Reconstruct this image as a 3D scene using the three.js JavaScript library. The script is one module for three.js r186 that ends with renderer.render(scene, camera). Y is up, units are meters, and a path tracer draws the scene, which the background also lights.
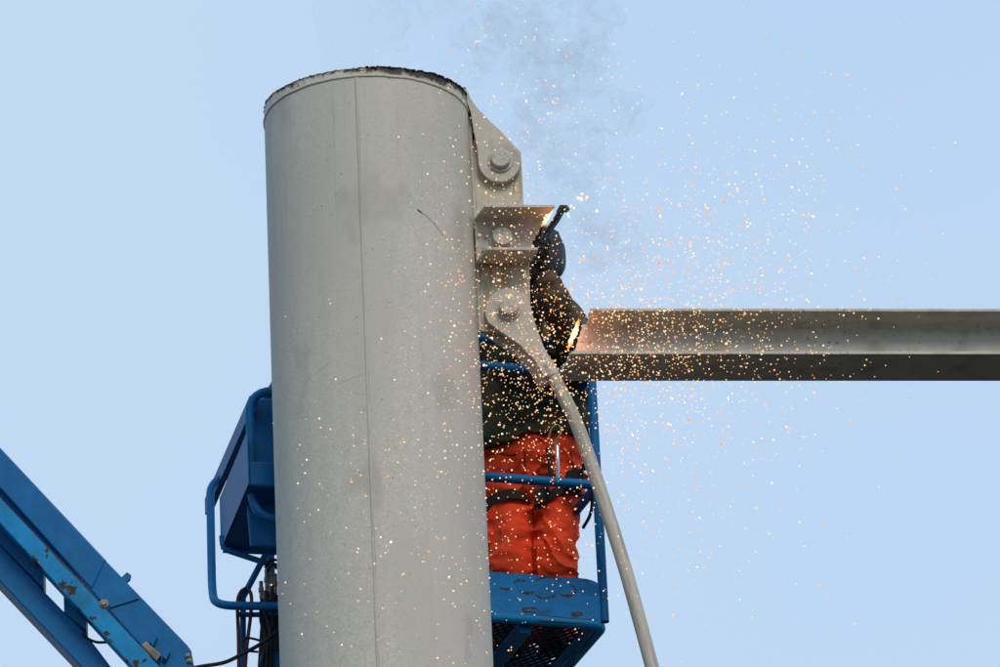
import * as THREE from 'three';
import { mergeGeometries, mergeVertices } from 'three/addons/utils/BufferGeometryUtils.js';
import { MarchingCubes } from 'three/addons/objects/MarchingCubes.js';
import { ImprovedNoise } from 'three/addons/math/ImprovedNoise.js';
import { RoundedBoxGeometry } from 'three/addons/geometries/RoundedBoxGeometry.js';

// ---------------------------------------------------------------- camera, sky, sun, exposure
const V = (x, y, z) => new THREE.Vector3(x, y, z);
const scene = new THREE.Scene();
const F = 5600, PITCH = 23.7 * Math.PI / 180, ROLL = 0.0467, DIST = 22.4;   // a long lens from the ground
const camera = new THREE.PerspectiveCamera(2 * Math.atan(333.5 / F) * 180 / Math.PI, 1024 / 683, 0.5, 6000);
camera.position.set(0.502, 1.6, DIST * Math.cos(PITCH));
camera.rotation.order = 'YXZ';
camera.rotation.set(PITCH, 0, -ROLL);
camera.updateMatrixWorld(true);
camera.updateProjectionMatrix();
scene.add(camera);

const VEIL = 51.8;
{ // pale hazy daylight sky: whiter towards the horizon, bluer towards the zenith, with thin high veils
  const W = 1024, H = 512, d = new Float32Array(W * H * 4), nz = new ImprovedNoise();
  const veil = (x, y, z) => { let v = 0, a = 0.6, f = 2.6; for (let o = 0; o < 4; o++) { v += a * nz.noise(x * f + VEIL + o * 9.1, y * f * 1.6 + 3.3, z * f + 1.7); f *= 2.1; a *= 0.45; } return v; };
  for (let j = 0; j < H; j++) {
    const el = ((j + 0.5) / H - 0.5) * Math.PI, y = Math.sin(el), k = Math.pow(Math.max(0, y), 0.8);
    for (let i = 0; i < W; i++) {
      const n = 4 * (j * W + i), az = ((i + 0.5) / W - 0.5) * 2 * Math.PI, x = Math.cos(el) * Math.cos(az), z = Math.cos(el) * Math.sin(az);
      const v = el < 0 ? 0.3 : Math.min(1, Math.max(0, 0.35 + 1.3 * veil(x, y, z))) * 0.6;
      const c = [0.595 - 0.25 * k, 0.757 - 0.19 * k, 0.95 - 0.11 * k], w = [0.725 - 0.13 * k, 0.80 - 0.11 * k, 0.935 - 0.05 * k];
      for (let q = 0; q < 3; q++) d[n + q] = c[q] + (w[q] - c[q]) * v;
      d[n + 3] = 1;
    }
  }
  const sky = new THREE.DataTexture(d, W, H, THREE.RGBAFormat, THREE.FloatType);
  sky.mapping = THREE.EquirectangularReflectionMapping;
  sky.magFilter = sky.minFilter = THREE.LinearFilter;
  sky.needsUpdate = true;
  scene.background = sky;
  scene.environment = sky;
}
const sun = new THREE.DirectionalLight(0xfff2e2, 2.1);    // veiled sun, high behind the camera's right shoulder
sun.position.set(9, 10 + 22, 24); sun.target.position.set(0.5, 10, 0);
sun.castShadow = true; sun.shadow.radius = 45; sun.shadow.mapSize.set(2048, 2048);
Object.assign(sun.shadow.camera, { left: -6, right: 6, top: 6, bottom: -12, near: 1, far: 80 });
scene.add(sun, sun.target);
const EXPOSURE = 1.0;

// ---------------------------------------------------------------- helpers
let seed = 7;
const rnd = () => { seed = (seed + 0x6D2B79F5) | 0; let t = Math.imul(seed ^ (seed >>> 15), 1 | seed); t = (t + Math.imul(t ^ (t >>> 7), 61 | t)) ^ t; return ((t ^ (t >>> 14)) >>> 0) / 4294967296; };
const gauss = () => Math.sqrt(-2 * Math.log(rnd() + 1e-9)) * Math.cos(6.2832 * rnd());
const noise = new ImprovedNoise(), N3 = (x, y, z) => noise.noise(x, y, z);
const fbm = (x, y, z, o = 4) => { let s = 0, a = 0.5; for (let i = 0; i < o; i++) { s += a * N3(x, y, z + i * 7.3); x *= 2.03; y *= 2.03; z *= 2.03; a *= 0.5; } return s; };
const clamp = (x, a = 0, b = 1) => Math.min(b, Math.max(a, x));
const smooth = (a, b, x) => { const t = clamp((x - a) / (b - a)); return t * t * (3 - 2 * t); };

function ray(px, py) { return V(px / 500 - 1, 1 - py / 333.5, 0.5).unproject(camera).sub(camera.position).normalize(); }
function P(px, py, z = 0) { const d = ray(px, py); return camera.position.clone().addScaledVector(d, (z - camera.position.z) / d.z); }   // the point at depth z
function PH(px, py, y) { const d = ray(px, py); return camera.position.clone().addScaledVector(d, (y - camera.position.y) / d.y); }      // the point at height y
const S = 250;                                                       // pixels per metre here

const taken = {};
function numbered(name) { const k = (taken[name] = (taken[name] ?? -1) + 1); return k ? `${name}_${String(k).padStart(3, '0')}` : name; }
function thing(name, label, category, at, extra = {}) {
  const o = new THREE.Group(); o.name = numbered(name); o.position.copy(at);
  o.userData = { label, category, kind: 'thing', ...extra };
  scene.add(o); o.updateMatrixWorld(true); return o;
}
function prep(g) { g = g.index ? g.toNonIndexed() : g; for (const k of Object.keys(g.attributes)) if (!['position', 'normal', 'uv'].includes(k)) g.deleteAttribute(k); if (!g.attributes.uv) g.setAttribute('uv', new THREE.BufferAttribute(new Float32Array(g.attributes.position.count * 2), 2)); return g; }
// geometry is given in world coordinates; it becomes one named mesh under parent
function part(name, geos, mat, parent) {
  let g = Array.isArray(geos) ? (geos.length > 1 ? mergeGeometries(geos.map(prep)) : geos[0]) : geos;
  const o = new THREE.Mesh(g, mat); o.name = name;
  let root = parent; while (root.parent && root.parent !== scene) root = root.parent;
  if (!parent.isMesh) g.translate(-parent.position.x, -parent.position.y, -parent.position.z);
  else g.translate(-root.position.x, -root.position.y, -root.position.z);
  o.castShadow = o.receiveShadow = true; parent.add(o); return o;
}
function label(o, text) { o.userData.label = text; return o; }
function tube(pts, r, seg = 10, n = 0, curved = true) {
  const c = curved ? new THREE.CatmullRomCurve3(pts, false, 'catmullrom', 0.5) : new THREE.CatmullRomCurve3(pts, false, 'centripetal');
  const g = new THREE.TubeGeometry(c, n || pts.length * 8, r, seg, false);
  const caps = [0, 1].map((t) => { const s = new THREE.CircleGeometry(r, seg); const tn = c.getTangent(t).multiplyScalar(t ? 1 : -1); s.applyQuaternion(new THREE.Quaternion().setFromUnitVectors(V(0, 0, 1), tn)); const p = c.getPoint(t); return s.translate(p.x, p.y, p.z); });
  return mergeGeometries([g, ...caps].map(prep));
}
const bar = (a, b, r, seg = 12) => tube([a, b], r, seg, 1);
// a path of straight runs with rounded corners
function pipe(pts, r, bend = 0.08, seg = 12) {
  const out = [pts[0]];
  for (let i = 1; i < pts.length - 1; i++) {
    const a = pts[i].clone().sub(pts[i - 1]), b = pts[i + 1].clone().sub(pts[i]);
    const k = Math.min(bend, a.length() / 2.05, b.length() / 2.05);
    const p = pts[i].clone().addScaledVector(a.normalize(), -k), q = pts[i].clone().addScaledVector(b.normalize(), k);
    for (let t = 0; t <= 6; t++) { const u = t / 6; out.push(p.clone().multiplyScalar((1 - u) ** 2).addScaledVector(pts[i], 2 * u * (1 - u)).addScaledVector(q, u * u)); }
  }
  out.push(pts[pts.length - 1]);
  const path = new THREE.CurvePath(); for (let i = 1; i < out.length; i++) path.add(new THREE.LineCurve3(out[i - 1], out[i]));
  const pp = []; const L = path.getLength(); const n = Math.max(4, Math.ceil(L / 0.02)); for (let i = 0; i <= n; i++) pp.push(path.getPointAt(i / n));
  return tube(pp, r, seg, n, false);
}
// an axis-aligned frame: box with corners given in a frame (o, u, v, w)
function frameMatrix(o, u, v, w) { return new THREE.Matrix4().makeBasis(u, v, w).setPosition(o); }
function boxIn(m, x0, x1, y0, y1, z0, z1, bevel = 0.004) {
  const g = new RoundedBoxGeometry(x1 - x0, y1 - y0, z1 - z0, 2, Math.min(bevel, (x1 - x0) / 2.1, (y1 - y0) / 2.1, (z1 - z0) / 2.1));
  g.translate((x0 + x1) / 2, (y0 + y1) / 2, (z0 + z1) / 2); return g.applyMatrix4(m);
}
// plate with an outline seen at pixels, standing in the plane z (front face), thick towards -z
function plate(px, z, thick, bevel = 0.003, holes = []) {
  const pts = px.map(([x, y]) => P(x, y, z));
  const sh = new THREE.Shape(pts.map((p) => new THREE.Vector2(p.x, p.y)));
  for (const [hx, hy, r] of holes) { const c = P(hx, hy, z); const h = new THREE.Path(); h.absarc(c.x, c.y, r, 0, 6.2832, true); sh.holes.push(h); }
  const g = new THREE.ExtrudeGeometry(sh, { depth: thick - 2 * bevel, bevelEnabled: true, bevelThickness: bevel, bevelSize: bevel, bevelOffset: -bevel, bevelSegments: 2, curveSegments: 24 });
  return g.translate(0, 0, z - thick + bevel);
}
function outline2(pts, depth, bevel = 0.002) {       // extrude of a 2D outline, z from 0 to depth
  const g = new THREE.ExtrudeGeometry(new THREE.Shape(pts.map((p) => new THREE.Vector2(p[0], p[1]))), { depth: depth - 2 * bevel, bevelEnabled: true, bevelThickness: bevel, bevelSize: bevel, bevelOffset: -bevel, bevelSegments: 2 });
  return g.translate(0, 0, bevel);
}
function disc(c, r, h, dir = V(0, 0, 1), bevel = 0.004, seg = 32) {   // round head standing on c towards dir, edges rounded
  const g = new THREE.LatheGeometry([[0, 0], [r, 0], [r, h - bevel], [r - bevel * 0.4, h - bevel * 0.3], [r - bevel, h], [0, h]].map(([x, y]) => new THREE.Vector2(x, y)), seg);
  g.deleteAttribute('normal'); const q = g.toNonIndexed(); q.computeVertexNormals();
  q.applyQuaternion(new THREE.Quaternion().setFromUnitVectors(V(0, 1, 0), dir)); return q.translate(c.x, c.y, c.z);
}

// ---------------------------------------------------------------- materials
function tex(w, h, fn, { srgb = true, wrap = true } = {}) {
  const d = new Uint8Array(w * h * 4);
  for (let j = 0; j < h; j++) for (let i = 0; i < w; i++) {
    const c = fn(i / w, j / h), n = 4 * (j * w + i);
    for (let k = 0; k < 3; k++) d[n + k] = clamp(c[k]) * 255;
    d[n + 3] = 255;
  }
  const t = new THREE.DataTexture(d, w, h, THREE.RGBAFormat);
  t.magFilter = THREE.LinearFilter; t.minFilter = THREE.LinearMipmapLinearFilter; t.generateMipmaps = true;
  if (srgb) t.colorSpace = THREE.SRGBColorSpace;
  if (wrap) t.wrapS = t.wrapT = THREE.RepeatWrapping;
  t.needsUpdate = true; return t;
}
const mixc = (a, b, t) => [a[0] + (b[0] - a[0]) * t, a[1] + (b[1] - a[1]) * t, a[2] + (b[2] - a[2]) * t];
const hex = (h) => [(h >> 16) / 255, ((h >> 8) & 255) / 255, (h & 255) / 255];
// tiling noise by folding four shifted copies
const tileN = (u, v, f, z) => { const s = (x, y) => fbm(x * f, y * f, z); const a = u, b = v; return (s(a, b) * (1 - a) * (1 - b) + s(a - 1, b) * a * (1 - b) + s(a, b - 1) * (1 - a) * b + s(a - 1, b - 1) * a * b) * 1.4; };
// old paint: mottled tone, specks, chips of rust
function paint(base, { chips = 0, chip = hex(0x3a2417), vary = 0.05, dirt = 0.06, z = 1, size = 256 } = {}) {
  return tex(size, size, (u, v) => {
    let c = base, n = tileN(u, v, 5, z), m = tileN(u, v, 26, z + 3);
    c = c.map((x) => x * (1 + vary * 2 * n + vary * 1.2 * m));
    c = mixc(c, hex(0x4a4236), dirt * smooth(0.02, 0.3, tileN(u, v, 9, z + 11)) * 1.6);
    if (tileN(u, v, 60, z + 5) > 0.36) c = mixc(c, hex(0x2a2622), 0.35);
    if (chips) c = mixc(c, chip, smooth(0.34 - chips, 0.36 - chips, tileN(u, v, 8, z + 20) + 0.35 * m));
    return c;
  });
}
const bumpTex = tex(256, 256, (u, v) => { const n = 0.5 + 0.5 * tileN(u, v, 18, 4) + 0.3 * tileN(u, v, 50, 9); return [n, n, n]; }, { srgb: false });
const std = (o) => new THREE.MeshStandardMaterial({ bumpMap: bumpTex, bumpScale: 0.0008, ...o });
const dull = (o) => new THREE.MeshPhysicalMaterial({ bumpMap: bumpTex, bumpScale: 0.0008, specularIntensity: 0.35, ...o });
const GREY = hex(0xaca89b);
const M = {
  steelPaint: std({ map: paint(GREY, { z: 2, vary: 0.05, dirt: 0.12 }), roughness: 0.62 }),
  beamPaint: dull({ map: paint(hex(0xb3afa3), { z: 6, vary: 0.04, dirt: 0.1 }), roughness: 0.55 }),
  blue: dull({ map: paint(hex(0x005e94), { z: 8, chips: 0.0, vary: 0.08, dirt: 0.05 }), roughness: 0.5 }),
  blueWorn: dull({ map: paint(hex(0x087cb2), { z: 13, chips: 0.15, vary: 0.1, dirt: 0.1 }), roughness: 0.5 }),
  navy: dull({ map: paint(hex(0x16202e), { z: 18, vary: 0.1, dirt: 0.1 }), roughness: 0.7 }),
  soot: dull({ map: paint(hex(0x2b211a), { z: 22, vary: 0.3, chips: 0.04, chip: hex(0x5a3b26) }), roughness: 0.95, bumpScale: 0.004 }),
  black: std({ color: 0x17171a, roughness: 0.6 }),
  rubber: std({ color: 0x141414, roughness: 0.75 }),
  hose: std({ color: 0x5e2a22, roughness: 0.7 }),
  zinc: std({ map: paint(hex(0x7d7a6c), { z: 25, vary: 0.2, dirt: 0.4 }), roughness: 0.5, metalness: 0.4 }),
  chrome: std({ color: 0xc9ccd0, roughness: 0.22, metalness: 0.95, bumpScale: 0.0001 }),
};

// ---------------------------------------------------------------- ground
{
  const g = new THREE.CircleGeometry(2500, 96).rotateX(-Math.PI / 2);
  const uv = g.attributes.uv, p = g.attributes.position; for (let i = 0; i < uv.count; i++) uv.setXY(i, p.getX(i) / 8, p.getZ(i) / 8);
  const o = new THREE.Mesh(g, new THREE.MeshStandardMaterial({ map: paint(hex(0x2c2b27), { z: 30, vary: 0.15, dirt: 0.3 }), roughness: 0.95 }));
  o.name = 'ground'; o.receiveShadow = true; o.userData = { kind: 'structure', label: 'dark worn asphalt yard around the steel column' }; scene.add(o);
}

// ---------------------------------------------------------------- the steel column
const R = 0.416, TOP = P(366, 121, 0).y + 0.082;       // the ring weld runs 8 cm below the burnt rim
const WELD = TOP - 0.082, TH = 2.8;
const rimH = (a) => TOP - 0.012 - 0.034 * Math.max(-0.2, Math.cos(a + 0.15)) + 0.006 * N3(a * 3, 2, 1) + 0.005 * N3(a * 14, 5, 1) + 0.002 * N3(a * 37, 8, 3);
{
  const col = thing('steel_column', 'thick round pale grey steel column with a sooty burnt off top rim', 'steel column', V(0, 0, 0));
  const blob = (u, v, cu, cv, ru, rv) => ((u - cu) / ru) ** 2 + ((v - cv) / rv) ** 2;
  const CIRC = 2 * Math.PI * R;
  const map = tex(1536, 1408, (u, v) => {
    if (u < 0.2 || u > 0.8) return hex(0xa9a89c).map((q) => q * (1 + 0.07 * N3(u * 60, v * 60, 1)));    // the back, turned away
    const x = u * CIRC, y = v * TH;                       // metres round the shaft and up it
    let c = hex(0xb4b1a4);
    const big = fbm(x * 1.1, y * 0.9, 3), streak = fbm(x * 13, y * 0.5, 8), fine = fbm(x * 26, y * 26, 12, 3), grain = fbm(x * 95, y * 95, 15, 2);
    const k = 1 + 0.05 * big + 0.05 * streak + 0.05 * fine + 0.15 * grain;
    c = c.map((q) => q * k);
    c = mixc(c, hex(0xa5a599), 0.5 * smooth(-0.05, 0.25, fbm(x * 2.1 + 4, y * 0.7, 21)));              // greenish old coat
    c = mixc(c, hex(0xb3aa9d), 0.3 * smooth(0.0, 0.22, fbm(x * 1.4 + 9, y * 0.6, 33)));                // pinkish newer coat
    const lap = x - CIRC / 2 - 0.20 - 0.03 * fbm(y * 2, 1, 2);                                         // edge of a repainted strip
    if (lap > 0 && lap < 0.6) c = mixc(c, hex(0xbab4af), 0.5 * smooth(0, 0.01, lap) * smooth(2.05, 1.7, y + 0.2 * fbm(x * 3, y, 7)));
    const sp = fbm(x * 70, y * 70, 44, 2); if (sp > 0.34) c = mixc(c, hex(0x6a665c), smooth(0.34, 0.46, sp) * 0.6);
    const rub = fbm(x * 4, y * 1.6, 51); c = mixc(c, hex(0x8c8a80), 0.35 * smooth(0.16, 0.36, rub));
    const st = fbm(x * 46, y * 1.1, 61); c = mixc(c, hex(0x8f8473), 0.28 * smooth(0.18, 0.4, st) * smooth(1.6, 2.75, y));   // runs from the top
    // soot and burnt paint in ragged blotches under the torch cut
    const d = TH - y; const ang = (x - CIRC / 2) / R; const cut = TOP - rimH(ang);
    const burn = (d - cut) - 0.004 - 0.022 * smooth(-0.1, 0.35, ang) + 0.045 * fbm(x * 16, y * 16, 71) + 0.02 * fbm(x * 60, y * 60, 5, 2);
    c = mixc(c, hex(0x6d4f38), 0.7 * smooth(0.024, 0.0, burn)); c = mixc(c, hex(0x1c1510), 0.97 * smooth(0.008, -0.006, burn));
    return c;
  });
  const mark = (pts, dark, w) => {                         // scratches and scuffs, drawn into the coat
    const d = map.image.data, W = 1536, HH = 1408, seen = new Map();
    for (let k = 0; k < pts.length - 1; k++) for (let t = 0; t < 1; t += 0.01) {
      const x = pts[k][0] + (pts[k + 1][0] - pts[k][0]) * t + 0.5 * N3(k + t * 3, pts[0][0], 2), y = pts[k][1] + (pts[k + 1][1] - pts[k][1]) * t + 0.5 * N3(k + t * 3, pts[0][1], 5);
      const u = ((Math.asin(clamp((x - (365 + 0.0364 * (y - 104))) / 106, -0.99, 0.99))) / (2 * Math.PI) + 0.5) * W;
      const q = P(x, y, R * 0.9), v = (1 - (TOP - q.y) / TH) * HH;
      const r = w * (0.4 + 1.2 * Math.abs(N3(t * 6 + k, x, 1)));
      for (let a = -3; a <= 3; a++) for (let b = -3; b <= 3; b++) {
        const n = 4 * ((Math.round(v + b) * W) + Math.round(u + a)), m = dark * smooth(r + 0.7, r - 0.7, Math.hypot(Math.round(u + a) - u, Math.round(v + b) - v));
        if (n >= 0 && n < d.length) seen.set(n, Math.max(seen.get(n) || 0, m));
      }
    }
    for (const [n, m] of seen) for (let c = 0; c < 3; c++) d[n + c] *= 1 - m;
  };
  mark([[420, 210], [428, 213], [436, 219], [444, 227]], 0.45, 1.3);
  mark([[419, 209], [423, 211]], 0.7, 2);
  mark([[304, 378], [318, 371], [330, 364]], 0.1, 1.2); mark([[340, 386], [356, 381], [372, 378]], 0.13, 1.2);
  for (let k = 0; k < 26; k++) { const x = 280 + rnd() * 190, y = 130 + rnd() * 500; mark([[x, y], [x + gauss() * 5, y + gauss() * 7]], 0.03 + rnd() * 0.06, 0.8); }
  for (let k = 0; k < 60; k++) { const x = 280 + rnd() * 190, y = 110 + rnd() * 550; mark([[x, y], [x + 0.6, y + 0.5]], 0.1 + rnd() * 0.16, 0.6 + rnd() * 0.8); }
  mark([[408, 86], [411, 94], [418, 97], [424, 93]], 0.09, 1); mark([[280, 118], [272, 124], [268, 130]], 0.08, 1);
  map.needsUpdate = true;
  const mat = new THREE.MeshStandardMaterial({ map, roughness: 0.66, bumpMap: bumpTex, bumpScale: 0.0007 });
  // shaft: outer skin up to the ragged rim, wall thickness, inner skin
  const n = 720, rows = [0, 4, TOP - TH, TOP - 1.2, TOP - 0.4, WELD], pos = [], uv = [], idx = [];
  const ring = (f, r) => { for (let i = 0; i <= n; i++) { const a = -Math.PI + 2 * Math.PI * i / n, y = f(a), dent = r * (1 + 0.0012 * N3(Math.cos(a) * 2, y * 1.5, Math.sin(a) * 2)); pos.push(dent * Math.sin(a), y, dent * Math.cos(a)); uv.push(i / n, 1 - (TOP - y) / TH); } };
  for (const y of rows) ring(() => y, R);
  ring(rimH, R); ring((a) => rimH(a) - 0.003 + 0.004 * N3(a * 60, 1, 4), R - 0.016); ring(() => TOP - 0.8, R - 0.016);
  const nr = pos.length / 3 / (n + 1);
  for (let j = 0; j < nr - 1; j++) for (let i = 0; i < n; i++) { const a = j * (n + 1) + i, b = a + 1, c = a + n + 1, e = c + 1; idx.push(a, b, e, a, e, c); }
  const g = new THREE.BufferGeometry(); g.setAttribute('position', new THREE.Float32BufferAttribute(pos, 3)); g.setAttribute('uv', new THREE.Float32BufferAttribute(uv, 2)); g.setIndex(idx); g.computeVertexNormals();
  part('shaft', g, mat, col);
  // dross: beads of re-set slag along the torch cut
  const beads = [];
  for (let i = 0; i < 420; i++) {
    const a = -1.75 + 3.5 * rnd(); const dens = (0.3 + 0.7 * smooth(-0.1, 0.15, a)) * (1 - 0.75 * smooth(0.2, 0.08, Math.abs(a + 0.22))); if (rnd() > dens) continue;
    const s = (0.0011 + 0.003 * rnd() * rnd()) * (0.7 + 0.6 * dens), y = rimH(a) - rnd() * rnd() * 0.016 + 0.001;
    const b = new THREE.IcosahedronGeometry(1, 1); b.scale(s * (1.5 + 3 * rnd()), s * (0.5 + 0.7 * rnd()), s * 0.7); b.rotateY(a); beads.push(b.translate((R + 0.001) * Math.sin(a), y, (R + 0.001) * Math.cos(a)));
  }
  label(part('burnt_rim', beads, M.soot, col), 'blackened ragged slag along the top cut');
  // ring weld, uneven bead
  const wp = []; for (let i = 0; i <= 360; i++) { const a = -Math.PI + 2 * Math.PI * i / 360; wp.push(V((R - 0.0035) * Math.sin(a), WELD + 0.003 * N3(a * 5, 1, 1) + 0.0025 * N3(a * 40, 2, 1), (R - 0.0035) * Math.cos(a))); }
  const wg = new THREE.TubeGeometry(new THREE.CatmullRomCurve3(wp), 1400, 0.0085, 8); part('ring_weld', wg, M.steelPaint, col);
  const sp = []; for (let i = 0; i <= 200; i++) { const y = WELD - 0.006 - i * 0.0165, a = -0.062 + 0.008 * (i / 200) + 0.0022 * N3(i * 0.2, 1, 3); sp.push(V((R - 0.006) * Math.sin(a), y, (R - 0.006) * Math.cos(a))); }
  part('seam_weld', new THREE.TubeGeometry(new THREE.CatmullRomCurve3(sp), 900, 0.0095, 10), M.steelPaint, col);
  // plate welded to the column's right side, with the rust runs it has under the beam stub
  const gp = plate([[463, 98], [472, 100], [480, 112], [500, 130], [521, 152], [523.5, 205], [529, 262], [531, 318], [528, 331.5], [463, 331.5]], 0.02, 0.03);
  const bb = (g.computeBoundingBox(), gp.computeBoundingBox(), gp.boundingBox), q = gp.attributes.position, u2 = gp.attributes.uv;
  const toU = (x) => (x - bb.min.x) / (bb.max.x - bb.min.x), toV = (y) => (y - bb.min.y) / (bb.max.y - bb.min.y);
  for (let i = 0; i < q.count; i++) u2.setXY(i, toU(q.getX(i)), toV(q.getY(i)));
  const runs = [[490, 258, 288], [502, 258, 286], [508, 320, 332], [486, 258, 268], [513, 183, 196], [497, 258, 270]].map(([x, y0, y1]) => [P(x, y0, 0.02), P(x + 1, y1, 0.02)]);
  const gm = tex(256, 1024, (u, v) => {
    const x = bb.min.x + u * (bb.max.x - bb.min.x), y = bb.min.y + v * (bb.max.y - bb.min.y);
    let c = hex(0xb3aa96).map((k) => k * (1 + 0.1 * fbm(x * 9, y * 9, 1) + 0.08 * fbm(x * 60, y * 60, 3)));
    c = mixc(c, hex(0x8f7f63), 0.5 * smooth(0.08, 0.3, fbm(x * 14, y * 5, 7)));
    for (const [a, b] of runs) { const t = (a.y - y) / (a.y - b.y); if (t > 0 && t < 1.1) c = mixc(c, hex(0x7d5220), 0.75 * smooth(0.008, 0.001, Math.abs(x - a.x - (b.x - a.x) * t - 0.003 * N3(y * 30, 1, 1))) * (0.6 + 0.4 * N3(x * 90, y * 90, 2)) * smooth(1.1, 0.6, t)); }
    return c;
  }, { wrap: false });
  part('gusset_plate', gp, std({ map: gm, roughness: 0.65 }), col);
  part('gusset_weld', tube([[470, 128], [474, 200], [477, 260], [480, 331]].map(([x, y]) => P(x, y, 0.022)), 0.009, 8), M.steelPaint, col);
}

// a pin with its washer, standing on the plane z at a pixel
function pinOn(parent, x, y, z, rHead, hHead, rWasher, mat = M.steelPaint) {
  const c = P(x, y, z);
  const w = part('washer', disc(c, rWasher, 0.007, V(0, 0, 1), 0.002), mat, parent);
  part('pin_head', disc(c.clone().add(V(0.001, 0.002, 0.006)), rHead, hHead, V(0, 0, 1), 0.004), mat, parent);
}
const arcPx = (cx, cy, r, a0, a1, n = 16) => Array.from({ length: n + 1 }, (_, i) => { const a = (a0 + (a1 - a0) * i / n) * Math.PI / 180; return [cx + r * Math.cos(a), cy + r * Math.sin(a)]; });
{
  const lug = thing('brace_stub', 'burnt off brace end with rounded eye pinned near the column top', 'brace stub', P(500, 182, 0.05));
  part('eye_plate', plate([[461.5, 88], [466.5, 88.5], [473, 103], [492, 123], [512, 144.5], [519, 153], ...arcPx(499.5, 160.5, 21.5, -12, 184), [477, 148], [473, 128], [470.5, 112]], 0.055, 0.03), M.steelPaint, lug);
  part('burnt_edge', plate([[460.5, 87.5], [465.5, 87], [471.2, 100], [474, 127], [475.6, 140.5], [472.6, 141], [471, 120], [468, 104]], 0.0235, 0.012, 0.002), M.soot, lug);
  pinOn(lug, 500.5, 161, 0.055, 0.039, 0.022, 0.052);
}
{
  const br = thing('hanging_brace', 'long pale grey brace rod hanging from the lower pin in front of the basket', 'brace', P(509, 310, 0.05));
  const outline = [...arcPx(508, 311, 23, 150, 345, 18), [536, 326], [543, 345], [552, 362], [556, 371], [544, 377], [536, 362], [520, 345], [500, 331], [490, 324]];
  part('front_eye_plate', plate(outline, 0.055, 0.028), M.steelPaint, br);
  part('rear_eye_plate', plate(outline.map(([x, y]) => [x - 4, y + 10]), -0.03, 0.028), M.beamPaint, br);
  part('rod', tube([[541, 356, 0.03], [552, 374, 0.03], [563, 395, 0.03], [575, 420, 0.03], [588.5, 456, 0.03], [600, 490, 0.03], [613, 530, 0.03], [625.5, 570, 0.03], [638, 615, 0.03], [652, 667, 0.03], [672, 745, 0.03], [700, 860, 0.03]].map((q) => P(...q)), 0.0275, 20, 160), M.steelPaint, br);
  part('collar', tube([[547, 366], [553, 377]].map(([x, y]) => P(x, y, 0.03)), 0.0305, 20), M.steelPaint, br);
  pinOn(br, 509, 309, 0.055, 0.039, 0.03, 0.05);
}

// ---------------------------------------------------------------- beams: flanges and web run along u in a frame (u, y, w towards the camera)
const bA = P(590, 308, 0.14), bB = PH(1000, 308.6, bA.y), bu = bB.clone().sub(bA).setY(0).normalize(), bw = bu.clone().cross(V(0, 1, 0)).normalize();
function jag(n, f, s, amp) { return Array.from({ length: n + 1 }, (_, i) => { const t = i / n; return [f(t) + amp * (N3(t * 7, s, 2) + 0.6 * N3(t * 19, s, 5)), t]; }); }
const glowTex = tex(8, 64, (u, v) => { const t = v; return t > 0.6 ? mixc([1, 0.86, 0.64], [1, 0.97, 0.86], (t - 0.6) / 0.4) : mixc([1, 0.42, 0.12], [1, 0.86, 0.64], t / 0.6); }, { wrap: false });
const hotTex = tex(8, 64, (u, v) => v > 0.75 ? mixc([1, 0.72, 0.3], [1, 0.95, 0.8], (v - 0.75) / 0.25) : mixc([0.7, 0.12, 0.02], [1, 0.72, 0.3], v / 0.75), { wrap: false });
const glowMat = new THREE.MeshStandardMaterial({ color: 0x301008, roughness: 1, emissive: 0xffffff, emissiveMap: hotTex, emissiveIntensity: 1.7 });
// molten lip: a lumpy strip along pts, hot in the middle
function molten(pts, r, s) {
  const c = new THREE.CatmullRomCurve3(pts), n = 60, m = 8, g = new THREE.TubeGeometry(c, n, 1, m), p = g.attributes.position, uv = g.attributes.uv;
  for (let i = 0; i <= n; i++) { const o = c.getPointAt(i / n), t = i / n; for (let j = 0; j <= m; j++) { const k = i * (m + 1) + j; const d = V().fromBufferAttribute(p, k).sub(o); const prof = Math.pow(Math.sin(Math.PI * clamp(t, 0.02, 0.98)), 0.6); const rr = r * prof * (0.75 + 0.9 * N3(t * 8 + s, j === m ? 0 : j * 0.9, s)); d.multiplyScalar(rr); p.setXYZ(k, o.x + d.x, o.y + d.y, o.z + d.z); uv.setXY(k, 0.5, clamp(0.1 + 1.05 * prof + 0.5 * N3(t * 14, j, s + 2), 0.02, 0.98)); } }
  g.computeVertexNormals(); return g;
}
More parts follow.
